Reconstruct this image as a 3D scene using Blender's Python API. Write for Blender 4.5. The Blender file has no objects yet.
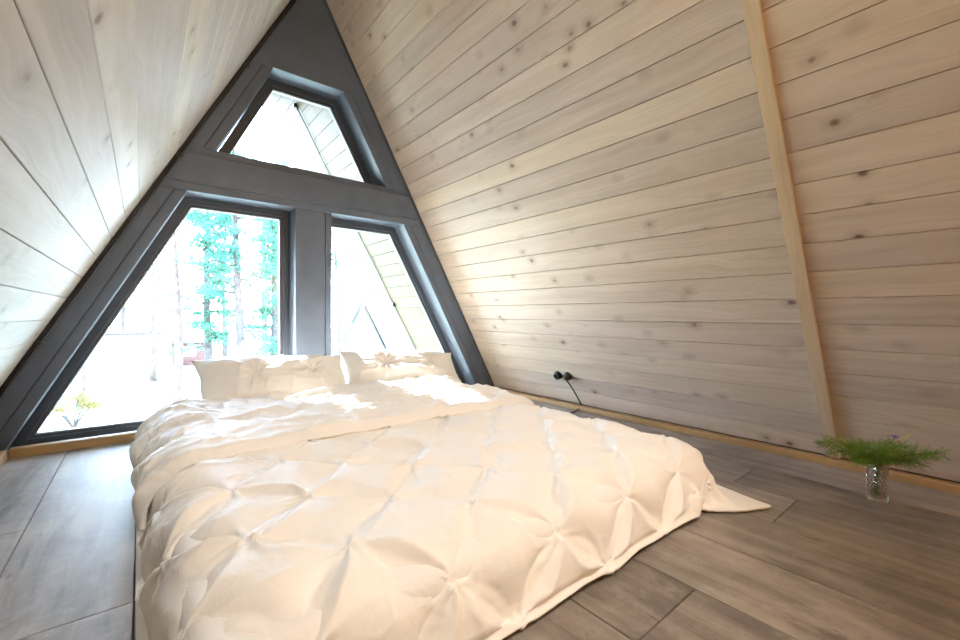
import bpy, bmesh, math, random
import numpy as np
from mathutils import Vector, Matrix
random.seed(7)
rng = np.random.default_rng(11)
C = bpy.context.scene.collection
SC = bpy.context.scene

# ------------------------------------------------------------------ helpers
def link(o, parent=None):
    C.objects.link(o)
    if parent is not None:
        o.parent = parent
    return o

def mesh_obj(name, verts, faces, mat, parent=None, smooth=False, mats=None, fmat=None):
    me = bpy.data.meshes.new(name)
    me.from_pydata([tuple(map(float, v)) for v in verts], [], [tuple(map(int, f)) for f in faces])
    for m in (mats or [mat]):
        me.materials.append(m)
    if fmat is not None:
        me.polygons.foreach_set('material_index', fmat)
    if smooth:
        me.polygons.foreach_set('use_smooth', [True] * len(me.polygons))
    me.update()
    return link(bpy.data.objects.new(name, me), parent)

class MB:
    """collects primitive shapes for one mesh"""
    def __init__(self):
        self.v = []; self.f = []; self.m = []; self.mi = 0
    def add(self, verts, faces):
        n = len(self.v)
        self.v += [tuple(p) for p in verts]
        self.f += [tuple(i + n for i in f) for f in faces]
        self.m += [self.mi] * len(faces)
    def box(self, a, b):
        x0, y0, z0 = a; x1, y1, z1 = b
        self.add([(x0,y0,z0),(x1,y0,z0),(x1,y1,z0),(x0,y1,z0),(x0,y0,z1),(x1,y0,z1),(x1,y1,z1),(x0,y1,z1)],
                 [(0,3,2,1),(4,5,6,7),(0,1,5,4),(1,2,6,5),(2,3,7,6),(3,0,4,7)])
    def prism(self, pts, axis, a, b):
        """closed 2D outline extruded from a to b along axis (0,1,2)"""
        n = len(pts)
        def p3(p, t):
            l = [0, 0, 0]; l[axis] = t
            o = [i for i in range(3) if i != axis]
            l[o[0]], l[o[1]] = p
            return tuple(l)
        vs = [p3(p, a) for p in pts] + [p3(p, b) for p in pts]
        fs = [tuple(range(n)), tuple(range(2*n-1, n-1, -1))]
        fs += [(i, i+n, (i+1) % n + n, (i+1) % n) for i in range(n)]
        self.add(vs, fs)
    def tube(self, path, rad, seg=8, cap=True):
        path = [Vector(p) for p in path]; n = len(path)
        if not hasattr(rad, '__len__'): rad = [rad] * n
        vs = []; up = None
        for i, p in enumerate(path):
            t = (path[min(i+1, n-1)] - path[max(i-1, 0)]).normalized()
            if up is None:
                up = t.orthogonal().normalized()
            up = (up - t * up.dot(t)).normalized()
            w = t.cross(up)
            for k in range(seg):
                a = 2 * math.pi * k / seg
                vs.append(p + (up * math.cos(a) + w * math.sin(a)) * rad[i])
        fs = [(i*seg+k, i*seg+(k+1) % seg, (i+1)*seg+(k+1) % seg, (i+1)*seg+k) for i in range(n-1) for k in range(seg)]
        if cap:
            fs += [tuple(range(seg-1, -1, -1)), tuple((n-1)*seg+k for k in range(seg))]
        self.add(vs, fs)
    def lathe(self, prof, seg, M=Matrix.Identity(4)):
        vs = []; n = len(prof)
        for r, z in prof:
            for k in range(seg):
                a = 2 * math.pi * k / seg
                vs.append(M @ Vector((r*math.cos(a), r*math.sin(a), z)))
        fs = [(i*seg+k, i*seg+(k+1) % seg, (i+1)*seg+(k+1) % seg, (i+1)*seg+k) for i in range(n-1) for k in range(seg)]
        self.add(vs, fs)
    def build(self, name, mat, parent=None, smooth=False, bevel=0, mats=None):
        o = mesh_obj(name, self.v, self.f, mat, parent, smooth, mats, self.m if mats else None)
        bm = bmesh.new(); bm.from_mesh(o.data)
        bmesh.ops.recalc_face_normals(bm, faces=bm.faces); bm.to_mesh(o.data); bm.free()
        if bevel:
            b = o.modifiers.new('bevel', 'BEVEL'); b.width = bevel; b.segments = 2; b.limit_method = 'ANGLE'
        return o

def tag(o, label=None, cat=None, group=None, kind=None):
    if label: o['label'] = label
    if cat: o['category'] = cat
    if group: o['group'] = group
    if kind: o['kind'] = kind
    return o

def empty(name, loc=(0, 0, 0), label=None, cat=None, group=None):
    o = bpy.data.objects.new(name, None); o.empty_display_size = .05; o.location = loc
    C.objects.link(o)
    return tag(o, label, cat, group)

def copy_tree(o, parent=None):
    c = o.copy(); C.objects.link(c); c.parent = parent
    for ch in list(o.children):
        copy_tree(ch, c)
    return c

# ------------------------------------------------------------------ materials
class NT:
    def __init__(self, name):
        self.m = bpy.data.materials.new(name); self.m.use_nodes = True
        self.t = self.m.node_tree; self.t.nodes.clear()
        self.out = self.n('ShaderNodeOutputMaterial')
    def n(self, typ, **kw):
        nd = self.t.nodes.new(typ)
        for k, v in kw.items(): setattr(nd, k, v)
        return nd
    def l(self, a, b): self.t.links.new(a, b)
    def val(self, sock, v):
        if hasattr(v, 'is_linked') or isinstance(v, bpy.types.NodeSocket): self.l(v, sock)
        else: sock.default_value = v
    def math(self, op, a, b=0.0, c=None, clamp=False):
        nd = self.n('ShaderNodeMath', operation=op); nd.use_clamp = clamp
        self.val(nd.inputs[0], a); self.val(nd.inputs[1], b)
        if c is not None: self.val(nd.inputs[2], c)
        return nd.outputs[0]
    def noise(self, vec, scale, detail=4, rough=.55, dist=0.0):
        nd = self.n('ShaderNodeTexNoise'); self.l(vec, nd.inputs['Vector'])
        nd.inputs['Scale'].default_value = scale; nd.inputs['Detail'].default_value = detail
        nd.inputs['Roughness'].default_value = rough; nd.inputs['Distortion'].default_value = dist
        return nd.outputs['Fac']
    def mapr(self, v, a, b, c, d):
        nd = self.n('ShaderNodeMapRange'); self.l(v, nd.inputs['Value'])
        for k, x in zip(('From Min', 'From Max', 'To Min', 'To Max'), (a, b, c, d)): nd.inputs[k].default_value = x
        return nd.outputs['Result']
    def mix(self, fac, a, b, blend='MIX'):
        nd = self.n('ShaderNodeMix', data_type='RGBA', blend_type=blend)
        self.val(nd.inputs[0], fac); self.val(nd.inputs[6], a if not isinstance(a, tuple) else (*a, 1)[:4]); self.val(nd.inputs[7], b if not isinstance(b, tuple) else (*b, 1)[:4])
        return nd.outputs[2]
    def comb(self, x, y, z):
        nd = self.n('ShaderNodeCombineXYZ')
        for s, v in zip(nd.inputs, (x, y, z)): self.val(s, v)
        return nd.outputs[0]
    def sep(self, v):
        nd = self.n('ShaderNodeSeparateXYZ'); self.l(v, nd.inputs[0]); return nd.outputs
    def bump(self, h, strength, dist=.01):
        nd = self.n('ShaderNodeBump'); nd.inputs['Strength'].default_value = strength; nd.inputs['Distance'].default_value = dist
        self.l(h, nd.inputs['Height']); return nd.outputs[0]
    def pbsdf(self, color, rough=.5, spec=.5, normal=None, metal=0, **kw):
        nd = self.n('ShaderNodeBsdfPrincipled')
        self.val(nd.inputs['Base Color'], color if not isinstance(color, tuple) else (*color, 1)[:4])
        self.val(nd.inputs['Roughness'], rough)
        nd.inputs['Specular IOR Level'].default_value = spec
        nd.inputs['Metallic'].default_value = metal
        for k, v in kw.items(): nd.inputs[k.replace('_', ' ')].default_value = v
        if normal is not None: self.l(normal, nd.inputs['Normal'])
        self.l(nd.outputs[0], self.out.inputs[0]); return nd

def plain(name, col, rough=.5, spec=.5, metal=0, nscale=0, namp=.15, bump=0):
    t = NT(name)
    if nscale:
        co = t.n('ShaderNodeTexCoord').outputs['Object']
        f = t.noise(co, nscale, 5)
        k = t.mapr(f, .3, .7, 1-namp, 1+namp)
        c = t.mix(1.0, col, t.comb(k, k, k), 'MULTIPLY')
        t.pbsdf(c, rough, spec, t.bump(f, bump, .003) if bump else None, metal)
    else:
        t.pbsdf(col, rough, spec, None, metal)
    return t.m

def wood(name, col_a, col_b, knot_amt=1.0, rough=.5, pitch=.131, s0=.0, tint=.12):
    """painted pine boards: object x runs along the board, y across it"""
    t = NT(name)
    co = t.n('ShaderNodeTexCoord').outputs['Object']
    ri = t.n('ShaderNodeNewGeometry').outputs['Random Per Island']
    x, y, z = t.sep(co)
    xo = t.math('MULTIPLY_ADD', ri, 57.0, x)
    p = t.comb(xo, y, z)
    # knots: stretched voronoi cells
    pv = t.comb(t.math('MULTIPLY', xo, 6.3), t.math('MULTIPLY', y, 8.6), t.math('MULTIPLY', ri, 31.0))
    wob = t.noise(p, 25, 2)
    vo = t.n('ShaderNodeTexVoronoi', feature='F1'); vo.inputs['Scale'].default_value = 1.0
    vo.inputs['Randomness'].default_value = 1.0
    t.l(pv, vo.inputs['Vector'])
    d = t.math('ADD', vo.outputs['Distance'], t.math('MULTIPLY', t.math('SUBTRACT', wob, .5), .16))
    pick = t.math('GREATER_THAN', t.sep(vo.outputs['Color'])[0], .50)
    knot = t.math('MULTIPLY', t.mapr(d, .13, .045, 0, 1), pick)
    halo = t.math('MULTIPLY', t.mapr(d, .36, .07, 0, 1), pick)
    # streaky grain, bending round the knots
    warp = t.math('MULTIPLY', t.mapr(d, .75, .0, 0, 1), .018)
    lowx = t.math('MULTIPLY', t.math('SUBTRACT', t.noise(t.comb(t.math('MULTIPLY', xo, 1.1), t.math('MULTIPLY', y, 5.0), 0.0), 1.0, 2), .5), .16)
    yy = t.math('ADD', t.math('ADD', y, warp), lowx)
    g1 = t.noise(t.comb(t.math('MULTIPLY', xo, 1.6), t.math('MULTIPLY', yy, 95.0), ri), 1.0, 4, .6)
    g2 = t.noise(t.comb(t.math('MULTIPLY', xo, .7), t.math('MULTIPLY', yy, 16.0), ri), 1.0, 3, .5)
    blot = t.noise(t.comb(t.math('MULTIPLY', xo, 2.2), t.math('MULTIPLY', y, 7.0), ri), 1.0, 3)
    f = t.math('ADD', t.math('MULTIPLY', g1, .45), t.math('MULTIPLY', g2, .55))
    c = t.mix(t.mapr(f, .36, .64, 0, 1), col_a, col_b)
    k = t.math('MULTIPLY', t.mapr(ri, 0, 1, 1-tint, 1+tint*.6), t.mapr(blot, .3, .7, .93, 1.06))
    c = t.mix(1.0, c, t.comb(k, k, t.math('MULTIPLY', k, t.mapr(ri, 0, 1, 1.05, .97))), 'MULTIPLY')
    c = t.mix(t.math('MULTIPLY', halo, .42 * knot_amt), c, (col_a[0]*.55, col_a[1]*.47, col_a[2]*.44))
    c = t.mix(t.math('MULTIPLY', knot, .72 * knot_amt), c, (.105, .060, .042))
    t.pbsdf(c, rough, .22, t.bump(g1, .12, .002))
    return t.m

M_wall = wood('whitewashed_pine', (.455, .364, .278), (.565, .470, .376), 1.15, .48)
M_wall_l = wood('whitewashed_pine_pale', (.44, .405, .355), (.54, .505, .455), .8, .60)
M_batten = wood('pine_batten', (.48, .36, .225), (.57, .44, .29), .25, .45, tint=.05)
M_base = wood('oiled_pine_skirting', (.31, .19, .080), (.38, .24, .105), .1, .4, tint=.05)
M_gap = plain('board_gap', (.12, .085, .06), .9)
M_frame = plain('anthracite_paint', (.084, .104, .138), .42, .5, 0, 9, .10, .05)
M_sash = plain('anthracite_window_frame', (.042, .052, .068), .33, .5)
M_bead = plain('grey_glazing_bead', (.33, .35, .36), .3, .5)
M_black = plain('black_plastic', (.012, .012, .013), .28, .5)
M_cable = plain('black_rubber_cable', (.014, .013, .013), .5, .4)

def floor_mat():
    t = NT('grey_brown_laminate')
    co = t.n('ShaderNodeTexCoord').outputs['Object']
    ri = t.n('ShaderNodeNewGeometry').outputs['Random Per Island']
    x, y, z = t.sep(co)
    yo = t.math('MULTIPLY_ADD', ri, 41.0, y)
    p = t.comb(x, yo, ri)
    cloud = t.noise(p, 2.3, 6, .62, .4)
    fine = t.noise(p, 16, 6, .7)
    streak = t.noise(t.comb(t.math('MULTIPLY', x, 15.0), t.math('MULTIPLY', yo, 1.6), ri), 1.0, 5, .65, .6)
    crack = t.noise(t.comb(t.math('MULTIPLY', x, 7.0), t.math('MULTIPLY', yo, 2.0), ri), 1.0, 8, .72, 1.2)
    f = t.math('ADD', t.math('MULTIPLY', cloud, .55), t.math('MULTIPLY', streak, .45))
    c = t.mix(t.mapr(f, .41, .61, 0, 1), (.138, .115, .098), (.325, .276, .236))
    c = t.mix(t.math('MULTIPLY', t.mapr(fine, .52, .72, 0, 1), .35), c, (.44, .395, .35))
    c = t.mix(t.math('MULTIPLY', t.mapr(crack, .40, .33, 0, 1), .65), c, (.085, .068, .057))
    k = t.mapr(ri, 0, 1, .84, 1.14)
    c = t.mix(1.0, c, t.comb(k, k, k), 'MULTIPLY')
    rough = t.mapr(fine, .3, .7, .34, .48)
    t.pbsdf(c, rough, .5, t.bump(t.math('ADD', fine, crack), .06, .002))
    return t.m
M_floor = floor_mat()

def fabric(name, col, bump=.25, scale=1.0):
    t = NT(name)
    co = t.n('ShaderNodeTexCoord').outputs['Object']
    a = t.noise(co, 24*scale, 4, .6, 1.4)
    ridge = t.math('ABSOLUTE', t.math('SUBTRACT', a, .5))
    b = t.noise(co, 70*scale, 3, .6, .8)
    w = t.noise(co, 900, 2)
    h = t.math('ADD', t.math('ADD', t.math('MULTIPLY', ridge, -1.6), t.math('MULTIPLY', b, .35)), t.math('MULTIPLY', w, .05))
    t.pbsdf(col, .62, .3, t.bump(h, bump, .012), 0, **{'Sheen_Weight': .15})
    return t.m
M_duvet = fabric('white_cotton_sateen', (.86, .83, .785), .10)
M_pillow = fabric('white_cotton_pillowcase', (.86, .83, .79), .18)
M_sheet = fabric('white_sheet', (.84, .82, .79), .15)

def glass_pane():
    t = NT('window_glass')
    tr = t.n('ShaderNodeBsdfTransparent'); tr.inputs[0].default_value = (.97, .985, .98, 1)
    gl = t.n('ShaderNodeBsdfGlossy'); gl.inputs['Roughness'].default_value = 0.01
    fr = t.n('ShaderNodeFresnel'); fr.inputs['IOR'].default_value = 1.45
    mx = t.n('ShaderNodeMixShader')
    t.l(fr.outputs[0], mx.inputs[0]); t.l(tr.outputs[0], mx.inputs[1]); t.l(gl.outputs[0], mx.inputs[2])
    t.l(mx.outputs[0], t.out.inputs[0])
    return t.m
M_glass = glass_pane()

# ------------------------------------------------------------------ room geometry
D = 3.20            # inner face of the gable
YW = 3.38           # window plane
YR = -2.3           # rear wall
YE = 5.29           # outer edge of the roof overhang
LC, LS = -.763, 1.8734     # left slope  x = LC + z/LS
RC, RS = 2.7928, 1.8144    # right slope x = RC - z/RS
ZA = (RC - LC) / (1/LS + 1/RS)
XA = LC + ZA / LS

JY = .512; TILT = .029
def slope_wall(name, foot_x, run, sign, mat, s_first, pitch, yjoint, y0, y1, thick=.018, tilt=0.0):
    """boards along Y on the sloped plane; local x = along Y, local y = up the slope, local z = into the room"""
    ang = math.atan(run)
    up = Vector((sign * math.cos(ang), 0, math.sin(ang)))
    ax = Vector((0, 1, 0)); nz = ax.cross(up)
    if nz.x * sign < 0:                       # make z face the room
        ax = Vector((0, -1, 0)); nz = ax.cross(up)
    R = Matrix((ax, up, nz)).transposed().to_4x4(); R.translation = (foot_x, 0, 0)
    L = ZA / math.sin(ang)
    g = .0013; ch = .0018
    m = MB()
    s = s_first
    while s < L:
        a, b = max(s, -.03) + g, min(s + pitch, L) - g
        for ya, yb in yjoint:
            xa, xb = sorted((ya * ax.y, yb * ax.y))
            prof = [(a, -thick), (b, -thick), (b, -ch), (b - ch, 0), (a + ch, 0), (a, -ch)]
            m.prism(prof, 0, xa + .0008, xb - .0008)
        s += pitch
    m.v = [(vx + tilt * vy * ax.y * (abs(vx * ax.y - JY) < .01), vy, vz) for vx, vy, vz in m.v]
    m.mi = 1
    xa, xb = sorted((y0 * ax.y, y1 * ax.y))
    m.box((xa, -.05, -thick - .10), (xb, L + .03, -thick + .004))
    o = m.build(name, mat, mats=[mat, M_gap])
    o.matrix_world = R
    return o, R

wr, RR = slope_wall('wall_right', RC, RS, -1, M_wall, .0265, .1313, [(YR, JY), (JY, D + .0)], YR, D, tilt=TILT)
tag(wr, kind='structure')
wl, RL = slope_wall('wall_left', LC, LS, 1, M_wall_l, .0235, .13135, [(YR, -.2), (-.2, D + .0)], YR, D)
tag(wl, kind='structure')
# the same boarding runs on outside under the roof overhang
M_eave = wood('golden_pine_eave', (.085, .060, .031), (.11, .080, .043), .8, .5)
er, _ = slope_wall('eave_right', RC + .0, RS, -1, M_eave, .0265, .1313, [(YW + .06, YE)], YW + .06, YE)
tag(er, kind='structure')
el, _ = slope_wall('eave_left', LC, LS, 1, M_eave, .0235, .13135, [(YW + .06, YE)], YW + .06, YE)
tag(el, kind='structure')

# floor planks
m = MB()
col0 = -.0205; pw = .2988
joints = {-1: [1.402, .05], 0: [2.6, 1.376, .15], 3: [.507, 1.9], 4: [.0, 1.3], 5: [-.6, 2.4], 6: [.4965, 1.8], -2: [.7, 2.1]}
for k in range(-4, 12):
    x0 = col0 + k * pw; x1 = x0 + pw
    js = joints.get(k, [random.uniform(-.3, .9), random.uniform(1.6, 2.6)])
    ys = sorted([YR - .1, YR + .95 + .1*(k % 3), D + .25] + js)
    for a, b in zip(ys[:-1], ys[1:]):
        g = .0009; c = .0016
        v = [(x0+g, a+g, -.004), (x1-g, a+g, -.004), (x1-g, b-g, -.004), (x0+g, b-g, -.004),
             (x0+g+c, a+g+c, 0), (x1-g-c, a+g+c, 0), (x1-g-c, b-g-c, 0), (x0+g+c, b-g-c, 0)]
        m.add(v, [(4,5,6,7), (0,1,5,4), (1,2,6,5), (2,3,7,6), (3,0,4,7)])
m.mi = 1
m.box((-1.3, YR - .12, -.20), (3.4, D + .27, -.004))
M_seam = plain('floor_seam', (.035, .028, .024), .8)
fl = m.build('floor', M_floor, mats=[M_floor, M_seam]); tag(fl, kind='structure')

# rear wall (behind the viewer) with a doorway-free boarded gable
m = MB()
m.prism([(LC - .05, 0), (RC + .05, 0), (XA, ZA + .05)], 1, YR - .1, YR)
wb = m.build('wall_rear', M_wall); tag(wb, kind='structure')

# ---- gable end: dark timber frame round three windows
def Li(z): return -.577 + z / 1.905      # inner edge of left raker (front)
def Ri(z): return 2.581 - z / 1.825
def Lw(z): return LC + z / LS
def Rw(z): return RC - z / RS
Z1, Z2, Z3 = 1.523, 1.770, 2.477         # lintel underside / top, header underside
MX0, MX1 = .868, 1.129                   # centre post
YB = YW + .08                            # outer face of the frame
CW = .055                                # liner board width
G = .004
gable = bpy.data.objects.new('wall_front', None); C.objects.link(gable); tag(gable, kind='structure')
def gpiece(name, pts, y0=D, y1=YB, bevel=.003):
    mm = MB(); mm.prism(pts, 1, y0, y1)
    return mm.build(name, M_frame, gable, bevel=bevel)
# wide casings, split by the groove between liner board and outer board
def raker(name, fi, fw, za, zb, sgn):
    gpiece(name, [(fi(za), za), (fi(za) - sgn*CW*1.13, za), (fi(zb) - sgn*CW*1.13, zb), (fi(zb), zb)])
    gpiece(name, [(fi(za) - sgn*(CW*1.13+G), za), (fw(za) - sgn*.02, za), (fw(zb) - sgn*.02, zb), (fi(zb) - sgn*(CW*1.13+G), zb)], D + .0015)
raker('raker_casing', Li, Lw, -.0, Z1 - .0, 1)
raker('raker_casing', Ri, Rw, -.0, Z1 - .0, -1)
raker('raker_casing', Li, Lw, Z2 + .045, Z3, 1)
raker('raker_casing', Ri, Rw, Z2 + .045, Z3, -1)
gpiece('lintel', [(Lw(Z1) - .02, Z1 + .002), (Rw(Z1) + .02, Z1 + .002), (Rw(Z1+CW) + .02, Z1 + CW), (Lw(Z1+CW) - .02, Z1 + CW)])
gpiece('lintel', [(Lw(Z1+CW) - .02, Z1 + CW + G), (Rw(Z1+CW) + .02, Z1 + CW + G), (Rw(Z2) + .02, Z2), (Lw(Z2) - .02, Z2)], D - .004, YB, .005)
gpiece('lintel', [(Lw(Z2) - .02, Z2), (Rw(Z2) + .02, Z2), (Rw(Z2) + .02, Z2 + .046), (Lw(Z2) - .02, Z2 + .046)], D + .012, YB)
gpiece('centre_post', [(MX0, 0), (MX1 - CW + .004, 0), (MX1 - CW + .004, Z1), (MX0, Z1)])
gpiece('centre_post', [(MX1 - CW + .004 + G, 0), (MX1, 0), (MX1, Z1), (MX1 - CW + .004 + G, Z1)])
gpiece('apex_panel', [(Lw(Z3) - .02, Z3), (Rw(Z3) + .02, Z3), (XA, ZA + .03)], D - .003, YB, .004)
gpiece('backing', [(Lw(0) - .05, -.01), (Li(0) - .02, -.01), (Li(Z1) - .02, Z1), (Lw(Z1) - .05, Z1)], D + .02, YB)
gpiece('backing', [(Rw(0) + .05, -.01), (Ri(0) + .02, -.01), (Ri(Z1) + .02, Z1), (Rw(Z1) + .05, Z1)], D + .02, YB)
gpiece('backing', [(Lw(Z1) - .05, Z1), (Li(Z1) - .02, Z1), (Li(Z3) - .02, Z3), (Lw(Z3) - .05, Z3)], D + .02, YB)
gpiece('backing', [(Rw(Z1) + .05, Z1), (Ri(Z1) + .02, Z1), (Ri(Z3) + .02, Z3), (Rw(Z3) + .05, Z3)], D + .02, YB)
gpiece('sill_board', [(Li(0) - .05, -.12), (Ri(0) + .05, -.12), (Ri(0) + .05, .004), (Li(0) - .05, .004)], D + .03, YB + .02)

def inset(poly, d):
    """inset a counter-clockwise convex polygon by d"""
    n = len(poly); out = []
    for i in range(n):
        p0, p1, p2 = Vector(poly[i-1]), Vector(poly[i]), Vector(poly[(i+1) % n])
        a = (p1 - p0).normalized(); b = (p2 - p1).normalized()
        na = Vector((-a.y, a.x)); nb = Vector((-b.y, b.x))
        k = d / (1 + na.dot(nb))
        out.append(tuple(p1 + (na + nb) * k))
    return out
def ring(mb, outer, inner, y0, y1):
    n = len(outer)
    vs = [(x, y0, z) for x, z in outer] + [(x, y0, z) for x, z in inner] + [(x, y1, z) for x, z in outer] + [(x, y1, z) for x, z in inner]
    fs = []
    for i in range(n):
        j = (i+1) % n
        fs += [(i, j, n+j, n+i), (2*n+i, 3*n+i, 3*n+j, 2*n+j), (n+i, n+j, 3*n+j, 3*n+i), (i, 2*n+i, 2*n+j, j)]
    mb.add(vs, fs)
def window(name, outer, fw=.060):
    """fixed sash: frame ring, glazing bead, glass pane"""
    mb = MB(); i1 = inset(outer, fw * .72); i2 = inset(outer, fw)
    ring(mb, outer, i1, YW - .012, YW + .06)
    ring(mb, inset(outer, fw * .60), i2, YW + .002, YW + .05)
    o = mb.build(name, M_sash, bevel=.003); tag(o, kind='structure')
    mb = MB(); ring(mb, inset(outer, fw - .004), inset(outer, fw + .005), YW + .012, YW + .045)
    mb.build('glazing_bead', M_bead, o, bevel=.001)
    mb = MB(); mb.prism(inset(outer, fw - .002), 1, YW + .024, YW + .028)
    mb.build('pane', M_glass, o)
    return o
window('window_1', [(Li(.006), .006), (MX0, .006), (MX0, Z1), (Li(Z1), Z1)])
window('window_2', [(MX1, .006), (Ri(.006), .006), (Ri(Z1), Z1), (MX1, Z1)])
window('window_3', [(Li(Z2+.046), Z2 + .030), (Ri(Z2+.046), Z2 + .030), (Ri(Z3), Z3), (Li(Z3), Z3)])

# trims -------------------------------------------------------------
# dark cover strip in the corner of gable and right slope, and along the left
def corner_strip(name, fx, sgn, w, z0, z1):
    mm = MB()
    mm.prism([(fx(z0), z0), (fx(z0) + sgn*w, z0), (fx(z1) + sgn*w, z1), (fx(z1), z1)], 1, D - .016, D + .004)
    o = mm.build(name, M_sash, bevel=.002); tag(o, kind='structure'); return o
corner_strip('trim_1', Rw, -1, .022, 0.0, ZA - .02)
tm = corner_strip('trim_2', Lw, 1, .030, 0.0, ZA - .02); tm.data.materials[0] = M_cable

# vertical batten over the board joint of the right slope
def on_right(y, s, lift=0.0):
    return RR @ Vector((y * RR.col[0][1], s, lift))
def strip_on_right(name, y0, y1, s0, s1, th, mat):
    sg = RR.col[0][1]
    xa, xb = sorted((y0*sg, y1*sg))
    mm = MB()
    # local x across, y along the slope: swap so that the grain runs up the batten
    mm.box((s0, -xb, 0), (s1, -xa, th))
    mm.v = [(vx, vy - TILT * sg * vx, vz) for vx, vy, vz in mm.v]
    o = mm.build(name, mat, bevel=.0025)
    R = RR @ Matrix(((0, -1, 0, 0), (1, 0, 0, 0), (0, 0, 1, 0), (0, 0, 0, 1)))
    o.matrix_world = R
    tag(o, kind='structure'); return o
strip_on_right('trim_3', .485, .540, .330, ZA/math.sin(math.atan(RS)) - .02, .016, M_batten)
strip_on_right('trim_4', .485, .540, .030, .329, .0155, M_batten)

# skirting boards
def skirting(name, prof, axis, a, b):
    """profile extruded along y (axis 1) or x (axis 0); object x = along"""
    mm = MB()
    mm.prism(prof, 0, a, b)
    o = mm.build(name, M_base, bevel=.002)
    if axis == 1:
        o.matrix_world = Matrix(((0, 1, 0, 0), (1, 0, 0, 0), (0, 0, 1, 0), (0, 0, 0, 1)))
    tag(o, kind='structure'); return o
skirting('baseboard_right', [(2.668, 0), (2.668, .031), (2.678, .034), (RC - .012, .019), (RC - .004, 0)], 1, YR, D - .004)
skirting('baseboard_left', [(-.540, 0), (-.540, .044), (-.556, .048), (LC + .026, .020), (LC + .010, 0)], 1, YR, D - .020)
skirting('baseboard_front', [(D - .022, 0), (D - .022, .044), (D - .012, .048), (D + .03, .048), (D + .03, 0)], 0, -.538, 2.664)

# ------------------------------------------------------------------ black cable clipped along the left edge
def left_edge(z): return Vector((Lw(z) + .026, D - .034, z))
clips_z = [.592, 1.164, 1.729, 2.417]
cab = empty('wall_cable', left_edge(.1), 'thin black cable clipped along the left edge of the dark gable frame', 'cable')
mm = MB(); path = []
for i in range(90):
    z = .06 + (3.14 - .06) * i / 89
    nearest = min(abs(z - c) for c in clips_z)
    sag = .004 * min(nearest / .25, 1) * math.sin(z * 9.0)
    p = left_edge(z) + Vector((sag, -.004 * min(nearest / .2, 1), 0)); path.append(p - Vector(cab.location))
mm.tube(path, .0065, 8); mm.build('cord', M_cable, cab, smooth=True)
for z in clips_z:
    mm = MB(); p = left_edge(z) - Vector(cab.location)
    dv = Vector((1/LS, 0, 1)).normalized()
    mm.tube([p - dv*.011, p - dv*.006, p + dv*.006, p + dv*.011], [.009, .0115, .0115, .009], 10)
    mm.box((p.x - .014, p.y - .002, p.z - .007), (p.x + .014, p.y + .026, p.z + .007))
    mm.build('cable_clip', M_black, cab, bevel=.002)

# ------------------------------------------------------------------ sockets and plug cord on the right slope
def socket(y, s, label):
    base = on_right(y, s)
    o = empty('wall_socket', base, label, 'socket')
    nrm = Vector(RR.col[2][:3]); Rm = nrm.to_track_quat('Z', 'Y').to_matrix().to_4x4()
    mm = MB(); mm.lathe([(.0, 0), (.036, 0), (.037, .006), (.036, .012), (.031, .016)], 32, Rm)
    mm.build('backplate', M_black, o, smooth=True)
    mm = MB(); mm.lathe([(.031, .014), (.031, .030), (.0285, .034), (.025, .034), (.0225, .030), (.021, .014), (0, .013)], 32, Rm)
    mm.build('socket_ring', M_black, o, smooth=True)
    for a in (-.0095, .0095):
        mm = MB(); mm.lathe([(.0, .0136), (.0026, .0136), (.0028, .0150), (.0, .0152)], 12, Rm @ Matrix.Translation((a, 0, 0)))
        mm.build('pin_hole', M_bead, o, smooth=True)
    return o
def slope_s(z): return z / math.sin(math.atan(RS))
socket(2.240, slope_s(.262), 'empty round black wall socket, nearer the window, no plug in it')
socket(2.138, slope_s(.266), 'round black wall socket with a black plug and cord in it')
b0 = on_right(2.138, slope_s(.266)); nrm = Vector(RR.col[2][:3])
pc = empty('power_cord', b0, 'black plug and power cord hanging from the wall socket behind the bed', 'cord')
Rm = nrm.to_track_quat('Z', 'Y').to_matrix().to_4x4()
mm = MB(); mm.lathe([(0, .0155), (.0195, .0155), (.0195, .036), (.017, .046), (.009, .052), (0, .052)], 24, Rm)
mm.build('plug', M_black, pc, smooth=True)
p0 = nrm * .040
ends = on_right(2.080, slope_s(.03), .03) - b0
mm = MB(); path = []
for i in range(24):
    t = i / 23
    p = p0.lerp(ends, t) + Vector((0, -.003, .0)) * math.sin(t * math.pi) - nrm * .004 * math.sin(t * math.pi)
    path.append(p)
# then along the floor under the bed
fz = .006 - b0.z
tail = [Vector((2.60 - b0.x, 2.03 - b0.y, fz)), Vector((2.45 - b0.x, 2.0 - b0.y, fz)), Vector((2.2 - b0.x, 2.02 - b0.y, fz))]
mm.tube(path + tail, .006, 8); mm.build('cord', M_cable, pc, smooth=True)

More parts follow.
